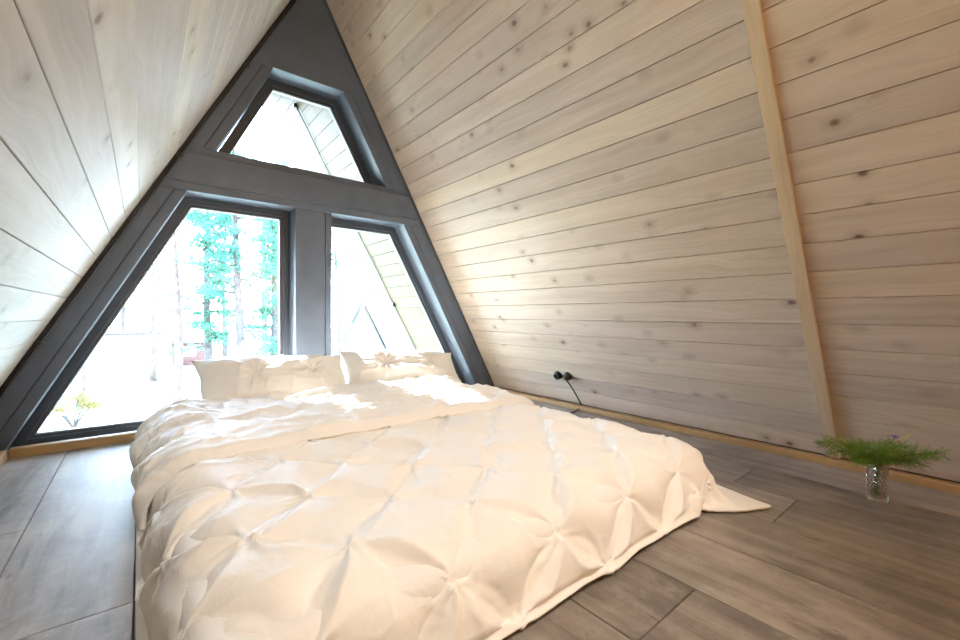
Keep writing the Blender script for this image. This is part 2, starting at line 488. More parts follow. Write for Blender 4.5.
# ------------------------------------------------------------------ cloth solver (position based, on grids)
class Cloth:
    def __init__(self, X, h, rest_scale=1.0, shear=.6, bend=.12):
        self.x = X.astype(np.float32).copy(); self.v = np.zeros_like(self.x)
        self.h = h * rest_scale; self.ks = shear; self.kb = bend; self.pinch = []
    @staticmethod
    def _proj(a, b, L, k, only_stretch=False):
        d = b - a; l = np.sqrt((d * d).sum(-1, keepdims=True)) + 1e-9
        e = (l - L)
        if only_stretch: e = np.maximum(e, 0)
        c = d * (e / l * (.5 * k)); a += c; b -= c
    def constraints(self):
        x = self.x; h = self.h; P = self._proj
        for o in (0, 1):
            n = (x.shape[0] - o) // 2 * 2
            P(x[o:o+n:2], x[o+1:o+n:2], h, 1.0)
            n = (x.shape[1] - o) // 2 * 2
            P(x[:, o:o+n:2], x[:, o+1:o+n:2], h, 1.0)
        s = h * math.sqrt(2)
        for o in (0, 1):
            n = (x.shape[0] - o) // 2 * 2
            P(x[o:o+n:2, :-1], x[o+1:o+n:2, 1:], s, self.ks)
            P(x[o:o+n:2, 1:], x[o+1:o+n:2, :-1], s, self.ks)
        if self.kb:
            for st, kk in ((2, self.kb), (4, self.kb * .6)):
                for o in range(2):
                    idx = np.arange(o * st, x.shape[0] - st, 2 * st)
                    for q in range(st):
                        i0 = idx + q; i0 = i0[i0 + st < x.shape[0]]
                        a = x[i0]; b = x[i0 + st]; P(a, b, h * st, kk); x[i0] = a; x[i0 + st] = b
                    idx = np.arange(o * st, x.shape[1] - st, 2 * st)
                    for q in range(st):
                        i0 = idx + q; i0 = i0[i0 + st < x.shape[1]]
                        a = x[:, i0].copy(); b = x[:, i0 + st].copy(); P(a, b, h * st, kk); x[:, i0] = a; x[:, i0 + st] = b
    def normals(self):
        x = self.x
        du = np.empty_like(x); dv = np.empty_like(x)
        du[1:-1] = x[2:] - x[:-2]; du[0] = x[1] - x[0]; du[-1] = x[-1] - x[-2]
        dv[:, 1:-1] = x[:, 2:] - x[:, :-2]; dv[:, 0] = x[:, 1] - x[:, 0]; dv[:, -1] = x[:, -1] - x[:, -2]
        n = np.cross(du, dv); n /= np.sqrt((n*n).sum(-1, keepdims=True)) + 1e-9
        return n

def box_push(x, c, half, r, off):
    """push points out of a rounded box grown by off (per point)"""
    p = x - c; q = np.abs(p) - (half - r)
    qp = np.maximum(q, 0); l = np.sqrt((qp*qp).sum(-1))
    sd = l + np.minimum(q.max(-1), 0) - r - off
    hit = sd < 0
    if not hit.any(): return hit
    sg = np.sign(p); n = np.where(l[..., None] > 1e-6, qp / (l[..., None] + 1e-9), 0) * sg
    ins = l <= 1e-6
    if ins.any():
        qq = q.copy(); qq[..., 0] -= .02; qq[..., 1] -= .02       # prefer the top
        ax = np.argmax(qq, -1); nn = np.zeros_like(p)
        np.put_along_axis(nn, ax[..., None], 1.0, -1); n = np.where(ins[..., None], nn * sg, n)
    x[hit] -= n[hit] * sd[hit][:, None]
    return hit

MT0, MT1, MTZ = (.05, .745), (1.83, 3.06), .20        # mattress footprint / top
mc = np.array([(MT0[0]+MT1[0])/2, (MT0[1]+MT1[1])/2, MTZ/2 - .05], np.float32)
mh = np.array([(MT1[0]-MT0[0])/2, (MT1[1]-MT0[1])/2, MTZ/2 + .05], np.float32)

# mattress
mt = MB(); mt.box((MT0[0], MT0[1], 0.0), (MT1[0], MT1[1], MTZ))
mo = mt.build('mattress', M_sheet, bevel=0, smooth=True)
bv = mo.modifiers.new('bevel', 'BEVEL'); bv.width = .05; bv.segments = 5
tag(mo, 'white sheeted mattress lying on the floor beneath the white duvet', 'mattress')

# duvet ------------------------------------------------------------
def cubic_matrix(n, k):
    """Catmull-Rom interpolation from n samples to (n-1)*k+1"""
    m_ = (n - 1) * k + 1
    B = np.zeros((m_, n), np.float32)
    for a in range(m_):
        i = min(a // k, n - 2); t = a / k - i
        w_ = (-.5*t+t*t-.5*t**3, 1-2.5*t*t+1.5*t**3, .5*t+2*t*t-1.5*t**3, -.5*t*t+.5*t**3)
        for q, ww in zip((-1, 0, 1, 2), w_): B[a, min(max(i + q, 0), n - 1)] += ww
    return B
def upsample(X, k):
    Bu = cubic_matrix(X.shape[0], k); Bv = cubic_matrix(X.shape[1], k)
    return np.einsum('ai,ijc,bj->abc', Bu, X, Bv, optimize=True)
def grid_normals(x):
    du = np.gradient(x, axis=0); dv_ = np.gradient(x, axis=1)
    n = np.cross(du, dv_); return n / (np.sqrt((n*n).sum(-1, keepdims=True)) + 1e-9)
def vnoise(U, V, seed):
    """smooth value noise, about one feature per unit"""
    r = np.random.default_rng(seed); T = r.random((64, 64))
    i = np.floor(U).astype(int); j = np.floor(V).astype(int); a = U - i; b = V - j
    a = a*a*a*(a*(a*6-15)+10); b = b*b*b*(b*(b*6-15)+10)
    g = lambda p, q: T[p % 64, q % 64]
    return (g(i, j)*(1-a) + g(i+1, j)*a)*(1-b) + (g(i, j+1)*(1-a) + g(i+1, j+1)*a)*b
def ridged(U, V, seed):
    wu = U + .9*vnoise(U*.6, V*.6, seed+1); wv = V + .9*vnoise(U*.6+9, V*.6, seed+2)
    return 1 - np.abs(2*vnoise(wu, wv, seed) - 1)
def pleats(U, V, step, phase, seed, dome=.019, fold=.018, star=.014):
    """pinch-pleat relief: puffed diamonds, a lens-shaped fold between neighbouring pinches, creases radiating from each pinch"""
    a = (U - phase[0]) / step; b = (V - phase[1]) / step
    p = (a + b) / 2; q = (a - b) / 2
    wob = .10
    p = p + wob*(vnoise(U*4, V*4, seed+5) - .5); q = q + wob*(vnoise(U*4, V*4, seed+6) - .5)
    p = p + .05*(vnoise(U*11, V*11, seed+7) - .5); q = q + .05*(vnoise(U*11, V*11, seed+8) - .5)
    fp, fq = p - np.floor(p), q - np.floor(q)
    def hsh(i, j, k):
        v = np.sin(i*127.1 + j*311.7 + k*74.7 + seed) * 43758.5453
        return v - np.floor(v)
    H = dome * (np.abs(np.sin(math.pi*fp)) * np.abs(np.sin(math.pi*fq))) ** .62
    H = H * (.8 + .4*hsh(np.floor(p), np.floor(q), 9))
    for P_, Q_, kk in ((p, q, 1), (q, p, 2)):
        k = np.round(P_); dp = P_ - k; j = np.floor(Q_); t = Q_ - j
        sn = np.sin(math.pi*t)
        w_ = .030 + .105 * sn ** 1.1 * (.6 + .7*hsh(k, j, kk+3))
        sg = np.where(hsh(k, j, kk) < .82, 1.0, -1.0) * (1 if kk == 1 else -1)
        x = dp * sg / w_
        f = np.where(np.abs(x) < 1, -x, -np.sign(x) * np.exp(-(np.abs(x) - 1) * .8))
        f = f * np.clip(1 - (2*dp)**4, 0, 1)
        H = H + fold * sn ** .8 * f * (.6 + .7*hsh(k, j, kk+5))
    # star of small creases round each pinch
    kp, kq = np.round(p), np.round(q)
    dpx, dqx = p - kp, q - kq
    cell = step * math.sqrt(2)
    R = np.sqrt(dpx**2 + dqx**2) * cell; th = np.arctan2(dqx, dpx)
    S = np.zeros_like(R)
    for m_ in range(9):
        t0 = (m_ + .8*hsh(kp, kq, 20+m_)) * 2*math.pi/9
        d = np.abs((th - t0 + math.pi) % (2*math.pi) - math.pi)
        ln = .030 + .055*hsh(kp, kq, 40+m_)
        wdt = .0035 + .10*R
        S += np.exp(-(d*R/wdt)**2) * np.exp(-(R/ln)**2) * (1 - np.exp(-(R/.008)**2)) * (.5 + hsh(kp, kq, 60+m_))
    S = S * np.clip(1 - (2*dpx)**4, 0, 1) * np.clip(1 - (2*dqx)**4, 0, 1)
    H = H + star * S - .006*np.exp(-(R/.011)**2)
    return H
def drape(X, h, off, steps, iters, floor, extra=None, press=0.0, bend=.03, fric=.55):
    cl = Cloth(X, h, 1.0, .5, bend)
    dt = .016; g = np.array([0, 0, -9.8], np.float32)
    for s in range(steps):
        n = cl.normals()
        cl.v += dt * (g + n * press)
        cl.v *= .95
        old = cl.x.copy(); cl.x += dt * cl.v
        for it in range(iters):
            cl.constraints()
            hit = box_push(cl.x, mc, mh, .13, off)
            if extra is not None: extra(cl.x)
            low = cl.x[..., 2] < floor; cl.x[..., 2][low] = floor
        cl.v = (cl.x - old) / dt
        fr = hit | low
        cl.v[fr] *= fric
        sp_ = np.sqrt((cl.v**2).sum(-1, keepdims=True)); cl.v *= np.minimum(1, 2.5 / (sp_ + 1e-6))
    return cl.x
def grid_mesh(name, X, mat, parent, thick=0.0):
    nu, nv = X.shape[:2]
    idx = np.arange(nu * nv).reshape(nu, nv)
    f = np.stack([idx[:-1, :-1], idx[1:, :-1], idx[1:, 1:], idx[:-1, 1:]], -1).reshape(-1, 4)
    o = mesh_obj(name, X.reshape(-1, 3), f, mat, parent, True)
    if thick:
        sd = o.modifiers.new('thick', 'SOLIDIFY'); sd.thickness = thick; sd.offset = -1
    return o
DO = np.array([.95, 1.6, 0], np.float32)
duvet = empty('duvet', tuple(DO), 'cream white pinch-pleated duvet spread over the mattress and down to the floor', 'duvet')
h = .026; K = 5
x_c = .948
W, Lg = 2.06, 2.06
y_top = 2.72
nu, nv = int(W/h) + 1, int(Lg/h) + 1
gx = (np.arange(nu) - (nu-1)/2) * h + x_c
gy = y_top - (nv - 1 - np.arange(nv)) * h
X = np.zeros((nu, nv, 3), np.float32); X[..., 0] = gx[:, None]; X[..., 1] = gy[None, :]; X[..., 2] = .27
def hold_top(x):
    x[:, -1, 1] = y_top
Xd = drape(X, h, .022, 170, 6, .016, hold_top, press=1.5)
Xd = upsample(Xd, K)
# the near right corner of the duvet is kicked out along the floor
cd = np.hypot((np.arange(Xd.shape[0])[::-1] * h / K)[:, None], (np.arange(Xd.shape[1]) * h / K)[None, :])
Xd = Xd + (np.array([1.89, .535, .016]) - Xd[-1, 0])[None, None, :] * np.exp(-(cd / .17)**1.6)[..., None]
U = (np.arange(Xd.shape[0]) * h / K)[:, None] * np.ones((1, Xd.shape[1])); V = (np.arange(Xd.shape[1]) * h / K)[None, :] * np.ones((Xd.shape[0], 1))
step = .160
phase = (.24 - gx[0], 1.15 - gy[0])
Hh = pleats(U, V, step, phase, 3)
msk = np.clip(vnoise(U*3, V*3, 77)*2 - .5, 0, 1)
Hh += .007 * msk * (ridged(U*5, V*11, 31) ** 4) + .0032 * ridged(U*12, V*20, 35) ** 3 * (1 - .4*msk) + .0012 * ridged(U*30, V*42, 38) ** 2
eu = np.minimum(np.minimum(U, U[-1, 0] - U), V)            # flatten towards the hems
ef = np.clip(eu / .05, 0, 1); Hh *= .25 + .75*ef
Hh *= 1 - .9*np.exp(-(cd/.30)**2)
Xd[..., 1] += .016*(vnoise(U*7, U*0+2, 63) - .5)*np.exp(-V/.14)
Xd = Xd + grid_normals(Xd) * Hh[..., None].astype(np.float32)
Xd[..., 2] = np.maximum(Xd[..., 2], .014)
grid_mesh('duvet_cover', Xd - DO, M_duvet, duvet, .010)

# the top end of the duvet folded back over itself
W2, L2 = 2.05, 1.02
nu2, nv2 = int(W2/h) + 1, int(L2/h) + 1
gx2 = (np.arange(nu2) - (nu2-1)/2) * h + x_c
gy2 = 2.72 - (nv2 - 1 - np.arange(nv2)) * h
X2 = np.zeros((nu2, nv2, 3), np.float32); X2[..., 0] = gx2[:, None]; X2[..., 1] = gy2[None, :]; X2[..., 2] = .36
def hold2(x): x[:, -1, 1] = 2.72
Xf = drape(X2, h, .062, 170, 6, .03, hold2, press=1.0)
Xf = upsample(Xf, K)
U = (np.arange(Xf.shape[0]) * h / K)[:, None] * np.ones((1, Xf.shape[1])); V = (np.arange(Xf.shape[1]) * h / K)[None, :] * np.ones((Xf.shape[0], 1))
Hf = pleats(U, V, step, (.05, .13), 8, dome=.014, fold=.010, star=.006)
Hf += .020 * (vnoise(U*4, V*6, 41) - .5) + .018 * ridged(U*3.2, V*7.5, 43) ** 3 + .010 * ridged(U*8, V*15, 47) ** 3 + .004 * ridged(U*20, V*30, 49) ** 2
Hf *= .35 + .65*np.clip(V/.12, 0, 1)
Hf += .012 * np.exp(-((V - .045)/.03)**2) - .030 * np.exp(-(V/.016)**2)      # plump rolled hem
Hf *= .12 + .88*np.clip(np.minimum(U, U[-1, 0] - U)/.09, 0, 1)
Xf = Xf + grid_normals(Xf) * Hf[..., None].astype(np.float32)
Xf[..., 1] += .018 * (vnoise(U*5, V*0+3, 61) - .5) * np.exp(-V/.15)
grid_mesh('folded_top', Xf - DO, M_duvet, duvet, .018)

# pillows ------------------------------------------------------------
def pillow(name, w, hgt, T, seed, pin, label, M, sag=0.0):
    n1, n2 = int(w/.006), int(hgt/.006)
    u = np.linspace(-1, 1, n1)[:, None] * np.ones((1, n2)); v = np.linspace(-1, 1, n2)[None, :] * np.ones((n1, 1))
    # seams bow inwards between the pointed corners
    x = u * w/2 * (1 - .075*(1 - v**2)**.8); y = v * hgt/2 * (1 - .13*(1 - u**2)**.8)
    x += .010*(vnoise(v*3+7, u*3, seed+1) - .5) * np.abs(u)**4; y += .018*(vnoise(u*4, v*2, seed+2) - .5) * np.abs(v)**4
    e = np.clip(1 - np.abs(u)**2.4, 0, 1)**.55 * np.clip(1 - np.abs(v)**2.4, 0, 1)**.55
    e = e * (1 - .35*np.clip(u*u*v*v, 0, 1))
    y = y - sag * (u**2)*.5
    sheets = []
    for k, sg in enumerate((1, -1)):
        z = T/2 * e * (1 + .25*(vnoise(u*1.7+3*k, v*1.7, seed+3) - .5))
        nz_ = .007*ridged(x*8, y*14, seed+5+k)**3 + .016*ridged(x*4+2, y*4, seed+9+k)**3 + .0018*ridged(x*22, y*30, seed+12+k)
        seam = .006 * np.sin(x*90 + 3*vnoise(x*12, y*12, seed+15)) * np.exp(-(1-np.abs(v))/.16) * (np.abs(v) < .985)
        seam = seam + .006 * np.sin(y*95 + 3*vnoise(x*12, y*12, seed+16)) * np.exp(-(1-np.abs(u))/.10) * (np.abs(u) < .985)
        z = z + (nz_ + seam) * np.minimum(1, e*1.6)
        for q, (a, b) in enumerate(pin):
            R = np.hypot(x-a, y-b); th = np.arctan2(y-b, x-a)
            z = z - .55*T/2*np.exp(-(R/.05)) * 1.0
            rr = np.random.default_rng(seed*10+q)
            for m_ in range(11):
                t0 = m_*2*math.pi/11 + rr.uniform(-.2, .2); ln = rr.uniform(.05, .14); am = rr.uniform(.009, .018)
                d = np.abs((th - t0 + math.pi) % (2*math.pi) - math.pi)
                z = z + am*np.exp(-(d*R/(.003 + .085*R))**2) * np.exp(-(R/ln)**2) * (1-np.exp(-(R/.012)**2)) * np.minimum(1, e*1.5)
        z = np.where(e <= 1e-6, 0, np.maximum(z, 0))
        sheets.append(np.stack([x, y, sg*z], -1))
    mask = np.zeros((n1, n2), bool); mask[0] = mask[-1] = True; mask[:, 0] = mask[:, -1] = True
    Vv = np.concatenate([sheets[0].reshape(-1, 3), sheets[1].reshape(-1, 3)])
    idx = np.arange(n1*n2).reshape(n1, n2)
    def faces(ix): return np.stack([ix[:-1, :-1], ix[1:, :-1], ix[1:, 1:], ix[:-1, 1:]], -1).reshape(-1, 4)
    ib = np.where(mask, idx, idx + n1*n2)
    Fc = np.concatenate([faces(idx), faces(ib)[:, ::-1]])
    o = mesh_obj(name, Vv, Fc, M_pillow, None, True)
    bm = bmesh.new(); bm.from_mesh(o.data)
    bmesh.ops.delete(bm, geom=[q for q in bm.verts if not q.link_faces], context='VERTS'); bm.to_mesh(o.data); bm.free()
    o.matrix_world = M
    return tag(o, label, 'pillow')
def pillow_frame(cx, cy, cz, lean, yaw=0, roll=0):
    """front (+z local) faces the foot of the bed, tipped back by lean"""
    return Matrix.Translation((cx, cy, cz)) @ Matrix.Rotation(yaw, 4, 'Z') @ Matrix.Rotation(math.radians(90) - lean, 4, 'X') @ Matrix.Rotation(roll, 4, 'Z')
pillow('pillow', .90, .43, .23, 21, [(-.15, .02), (.20, .03)], 'left white pillow with star pleats leaning against the big window', pillow_frame(.67, 2.83, .325, math.radians(46), math.radians(3), math.radians(-2)), .02)
pillow('pillow', .94, .44, .23, 22, [(-.17, .02), (.19, .04)], 'right white pillow leaning by the narrow slanted window', pillow_frame(1.56, 2.84, .318, math.radians(48), math.radians(-4), math.radians(-5)), .03)

# ------------------------------------------------------------------ crystal vase with greenery
VX, VY = 2.322, .292
def crystal():
    t = NT('cut_crystal')
    g = t.n('ShaderNodeBsdfGlass'); g.inputs['IOR'].default_value = 1.5; g.inputs['Roughness'].default_value = 0.0
    tr = t.n('ShaderNodeBsdfTransparent')
    mx = t.n('ShaderNodeMixShader'); mx.inputs[0].default_value = .25
    t.l(g.outputs[0], mx.inputs[1]); t.l(tr.outputs[0], mx.inputs[2]); t.l(mx.outputs[0], t.out.inputs[0])
    return t.m
M_crystal = crystal()
vs = MB()
seg, rows = 24, 12
VH = .158
prof = []
verts = []; faces = []
for i in range(rows + 1):
    z = VH * i / rows
    for k in range(seg):
        a = 2*math.pi*k/seg
        r = .0335 + (.0030 if (i + k) % 2 == 0 else -.0016) * (1 if 0 < i < rows else 0)
        verts.append((r*math.cos(a), r*math.sin(a), z))
inner0 = len(verts)
inn = [(.0285, VH - .001), (.0275, VH*.66), (.0270, VH*.33), (.0262, .018), (.012, .014)]
for r, z in inn:
    for k in range(seg):
        a = 2*math.pi*k/seg; verts.append((r*math.cos(a), r*math.sin(a), z))
for i in range(rows):
    for k in range(seg):
        a, b, c, d_ = i*seg+k, i*seg+(k+1) % seg, (i+1)*seg+(k+1) % seg, (i+1)*seg+k
        if (i + k) % 2: faces += [(a, b, c), (a, c, d_)]
        else: faces += [(a, b, d_), (b, c, d_)]
top = rows*seg
for k in range(seg): faces.append((top+k, top+(k+1) % seg, inner0+(k+1) % seg, inner0+k))
for i in range(len(inn)-1):
    for k in range(seg):
        a = inner0+i*seg+k; b = inner0+i*seg+(k+1) % seg; faces.append((a, b, b+seg, a+seg))
faces.append(tuple(inner0+(len(inn)-1)*seg+k for k in range(seg))); faces.append(tuple(range(seg-1, -1, -1)))
va = mesh_obj('vase', verts, faces, M_crystal); va.location = (VX, VY, .0005)
bm = bmesh.new(); bm.from_mesh(va.data); bmesh.ops.recalc_face_normals(bm, faces=bm.faces); bm.to_mesh(va.data); bm.free()
tag(va, 'cut crystal glass vase of greenery on the floor by the right wall', 'vase')

M_fern = plain('fern_green', (.105, .215, .022), .55, .3, 0, 40, .35)
M_fern2 = plain('fern_yellow_green', (.20, .27, .035), .55, .3, 0, 40, .3)
M_stem = plain('stem_green', (.045, .095, .018), .5, .4)
M_purple = plain('purple_petals', (.23, .03, .35), .5)
M_pink = plain('crimson_petals', (.30, .02, .06), .5)
M_straw = plain('pale_grass_seed', (.48, .43, .22), .7)

def sprig(dirv, length, seed, mat):
    """feathery sprig: curved stem from inside the vase, side branchlets with needle leaves"""
    r = random.Random(seed)
    base = Vector((r.uniform(-.012, .012), r.uniform(-.012, .012), .022))
    neck = Vector((dirv.x * .018, dirv.y * .018, VH))
    out = Vector(dirv)
    pts = []
    N = 16
    for i in range(N + 1):
        t = i / N
        if t < .35:
            p = base.lerp(neck, t / .35)
        else:
            q = (t - .35) / .65
            droop = -.035 * q * q * length / .25
            p = neck + out * (length * q) + Vector((0, 0, .055 * math.sin(q * 1.7) * (length / .25) + droop))
        pts.append(p)
    root = empty('fern_sprig', (VX, VY, .0005), 'feathery green fern sprig spreading from the crystal vase', 'plant', 'fern sprigs in the crystal vase')
    sm = MB(); sm.tube(pts, [.0016 - .0011 * i / N for i in range(N + 1)], 5); sm.build('stem', M_stem, root, smooth=True)
    lf = MB()
    for i in range(7, N + 1):
        p = pts[i]; tdir = (pts[min(i+1, N)] - pts[i-1]).normalized()
        q = (i - 6) / (N - 6)
        for b in range(5):
            for_len = (.050 * (1 - .55 * q) + .012) * r.uniform(.7, 1.15)
            ang = r.uniform(0, 2*math.pi)
            side = tdir.orthogonal().normalized(); side.rotate(Matrix.Rotation(ang, 3, tdir))
            side.z *= .6
            bd = (tdir * r.uniform(.45, .9) + side).normalized()
            for nle in range(7):
                w = (nle + 1) / 7
                s0 = p + bd * for_len * w
                for sg in (-1, 1):
                    nd = (bd * .8 + bd.cross(Vector((0, 0, 1))).normalized() * sg * .9 + Vector((0, 0, r.uniform(-.5, .5)))).normalized()
                    L = .0105 * r.uniform(.7, 1.3) * (1.15 - .6*w)
                    wd = nd.cross(Vector((r.uniform(-1, 1), r.uniform(-1, 1), 1))).normalized() * .0011
                    e = s0 + nd * L
                    lf.add([s0 - wd*.5, s0 + nd*L*.5 - wd, e, s0 + nd*L*.5 + wd], [(0, 1, 2, 3)])
            wd = bd.orthogonal().normalized() * .0005
            lf.add([p - wd, p + bd*for_len, p + wd], [(0, 1, 2)])
    lf.build('fronds', mat, root)
    return root
# across the view the bunch spreads mostly along Y (left/right in the photograph)
k = 0
specs = []
for i in range(18):
    a = -math.pi/2 + (i % 2) * math.pi + random.uniform(-.75, .75)
    specs.append((a, random.uniform(.10, .20), random.uniform(.02, .42)))
for i in range(7):
    specs.append((random.uniform(0, 6.28), random.uniform(.07, .12), random.uniform(.3, .75)))
AX = math.radians(-39)      # right-hand direction of the view, so sprigs fan to both sides
for i, (a, L, el_) in enumerate(specs):
    aa = a + math.pi/2 + AX
    d3 = Vector((math.cos(aa) * math.cos(el_), math.sin(aa) * math.cos(el_), math.sin(el_)))
    tip = VX + d3.x * L
    if tip > 2.60: L *= .7
    sprig(d3, L, 100 + i, M_fern2 if i % 4 == 3 else M_fern)
# broad leaves at the neck
def leaf_stalk(ang, L, seed, label):
    r = random.Random(seed)
    root = empty('leaf_stalk', (VX, VY, .0005), label, 'plant', 'broad leaf stalks in the crystal vase')
    p0 = Vector((r.uniform(-.01, .01), r.uniform(-.01, .01), .02)); p1 = Vector((math.cos(ang)*.018, math.sin(ang)*.018, VH + .004)); p2 = p1 + Vector((math.cos(ang)*L*.5, math.sin(ang)*L*.5, L*.55))
    sm = MB(); sm.tube([p0, p0.lerp(p1, .5), p1, p2], .0017, 5); sm.build('stem', M_stem, root, smooth=True)
    for q in range(4):
        b = p1.lerp(p2, q/3); az = ang + (q-1.5)*1.0; dl = Vector((math.cos(az), math.sin(az), .15 - .1*q)).normalized(); sd = dl.cross(Vector((0, 0, 1))).normalized()
        l = .034 * r.uniform(.8, 1.2); lm = MB(); vs_ = []
        for ii in range(7):
            t = ii/6; w = math.sin(math.pi * min(t*.9+.08, 1)) * .010
            c = b + dl*l*t + Vector((0, 0, -.012*t*t)); vs_ += [c - sd*w + Vector((0, 0, .003)), c, c + sd*w + Vector((0, 0, .003))]
        lm.add(vs_, [(3*ii+jj, 3*ii+jj+1, 3*ii+jj+4, 3*ii+jj+3) for ii in range(6) for jj in range(2)])
        lm.build('leaf', M_fern2 if q % 2 else M_fern, root, smooth=True)
for i, a in enumerate((-2.4, -1.2, 2.6, 3.6)):
    leaf_stalk(a, .05, 300+i, 'short stalk of broad green leaves at the vase mouth')
# flower with purple and crimson heads, and a pale grass spike
view_r = Vector((math.cos(AX), math.sin(AX), 0))
fl_root = empty('wild_flower', (VX, VY, .0005), 'thin stemmed purple wild flower rising right of the fern sprigs', 'flower')
p1 = Vector((0, 0, VH)); p2 = view_r*.072 + Vector((0, 0, VH + .098))
sm = MB(); sm.tube([Vector((0, 0, .02)), p1, p1.lerp(p2, .6) + Vector((0, 0, .006)), p2], .0011, 5); sm.build('stem', M_stem, fl_root, smooth=True)
def blossom(c, r0, mat, name):
    bmh = MB()
    for q in range(9):
        a = q/9*2*math.pi; d3 = Vector((math.cos(a), math.sin(a), .55)); s3 = Vector((-math.sin(a), math.cos(a), 0))
        bmh.add([c, c + d3*r0*.6 - s3*r0*.35, c + d3*r0, c + d3*r0*.6 + s3*r0*.35], [(0, 1, 2, 3)])
    for q in range(7):
        a = q/7*2*math.pi; d3 = Vector((math.cos(a), math.sin(a), -.25)); s3 = Vector((-math.sin(a), math.cos(a), 0))
        bmh.add([c, c + d3*r0*.5 - s3*r0*.3, c + d3*r0*.8, c + d3*r0*.5 + s3*r0*.3], [(0, 1, 2, 3)])
    bmh.build(name, mat, fl_root)
blossom(p2, .015, M_purple, 'purple_blossom'); blossom(p2 + view_r*.016 - Vector((0, 0, .020)), .012, M_pink, 'crimson_blossom')
gr = empty('grass_spike', (VX, VY, .0005), 'pale straw coloured grass spike sticking up right of the purple flower', 'grass')
g2 = view_r*.140 + Vector((0, 0, VH + .125)); sm = MB(); sm.tube([Vector((.004, 0, .02)), Vector((.006, 0, VH)), view_r*.06 + Vector((0, 0, VH+.045)), g2], .0009, 5); sm.build('stem', M_stem, gr, smooth=True)
sd_ = MB(); base = view_r*.080 + Vector((0, 0, VH + .068))
for q in range(34):
    t = q/33; c = base.lerp(g2, t); a = q*2.4; d3 = Vector((math.cos(a), math.sin(a), .8)).normalized(); s3 = d3.orthogonal().normalized()
    sd_.add([c, c + d3*.007 - s3*.003, c + d3*.014, c + d3*.007 + s3*.003], [(0, 1, 2, 3)])
sd_.build('seed_head', M_straw, gr)

# ------------------------------------------------------------------ outside
ZG = -2.6
def ground_mat():
    t = NT('pale_grass')
    co = t.n('ShaderNodeTexCoord').outputs['Object']
    a = t.noise(co, .35, 5, .6); b = t.noise(co, 3, 5, .6)
    c = t.mix(t.mapr(a, .35, .65, 0, 1), (.24, .29, .22), (.42, .45, .38))
    c = t.mix(t.math('MULTIPLY', t.mapr(b, .5, .7, 0, 1), .5), c, (.17, .25, .15))
    t.pbsdf(c, .9, .1); return t.m
m = MB(); N = 40
vs_ = []; fs_ = []
for i in range(N+1):
    for j in range(N+1):
        x = -60 + 150*i/N; y = -12 + 110*j/N
        vs_.append((x, y, ZG + .12*math.sin(x*.35)*math.cos(y*.3)))
fs_ = [(i*(N+1)+j, (i+1)*(N+1)+j, (i+1)*(N+1)+j+1, i*(N+1)+j+1) for i in range(N) for j in range(N)]
gd = mesh_obj('garden_ground', vs_, fs_, ground_mat(), None, True); tag(gd, kind='structure')

# string of cable under the right overhang, with its clips
def on_r(y, z, lift=.012):
    nrm_ = Vector(RR.col[2][:3]); return Vector((RC - z/RS, y, z)) + nrm_*lift
oc = empty('eave_cable', on_r(4.45, .1), 'thin black cable clipped up the boards under the roof overhang outside', 'cable')
o0 = Vector(oc.location); mm = MB(); mm.tube([on_r(4.45 + .006*math.sin(i*.9), .05 + i*.1) - o0 for i in range(29)], .006, 6); mm.build('cord', M_cable, oc, smooth=True)
for z in (.87, 2.85):
    mm = MB(); p = on_r(4.46, z, .01) - o0
    mm.box((p.x - .025, p.y - .025, p.z - .022), (p.x + .02, p.y + .025, p.z + .022)); mm.build('cable_clip', M_black, oc, bevel=.004)

# trees
M_bark = plain('pine_bark', (.050, .042, .040), .9, .1, 0, 6, .4, .4)
M_bark_o = plain('orange_pine_bark', (.075, .056, .047), .9, .1, 0, 6, .35, .4)
def leafmat(name, c):
    t = NT(name); co = t.n('ShaderNodeTexCoord').outputs['Object']
    f = t.noise(co, 1.2, 3); cc = t.mix(t.mapr(f, .35, .65, 0, 1), c, tuple(min(1, v*1.7) for v in c))
    d = t.n('ShaderNodeBsdfDiffuse'); tl = t.n('ShaderNodeBsdfTranslucent'); t.l(cc, d.inputs[0]); t.l(cc, tl.inputs[0])
    mx = t.n('ShaderNodeMixShader'); mx.inputs[0].default_value = .4; t.l(d.outputs[0], mx.inputs[1]); t.l(tl.outputs[0], mx.inputs[2]); t.l(mx.outputs[0], t.out.inputs[0]); return t.m
M_needle = leafmat('pine_needles', (.034, .100, .078)); M_leaf = leafmat('birch_leaves', (.042, .108, .074)); M_yel = leafmat('yellow_shrub_leaves', (.07, .06, .025))
def clump(mb, c, r, n, rr, size):
    for _ in range(n):
        d = Vector((rr.gauss(0, 1), rr.gauss(0, 1), rr.gauss(0, .55))) ; d = d.normalized() * r * rr.random() ** .5; d.z *= .6
        p = c + d; a = Vector((rr.uniform(-1, 1), rr.uniform(-1, 1), rr.uniform(-1, 1))).normalized(); b = a.orthogonal().normalized(); s = size * rr.uniform(.6, 1.3)
        mb.add([p - a*s, p - b*s*.45, p + a*s, p + b*s*.45], [(0, 1, 2, 3)])
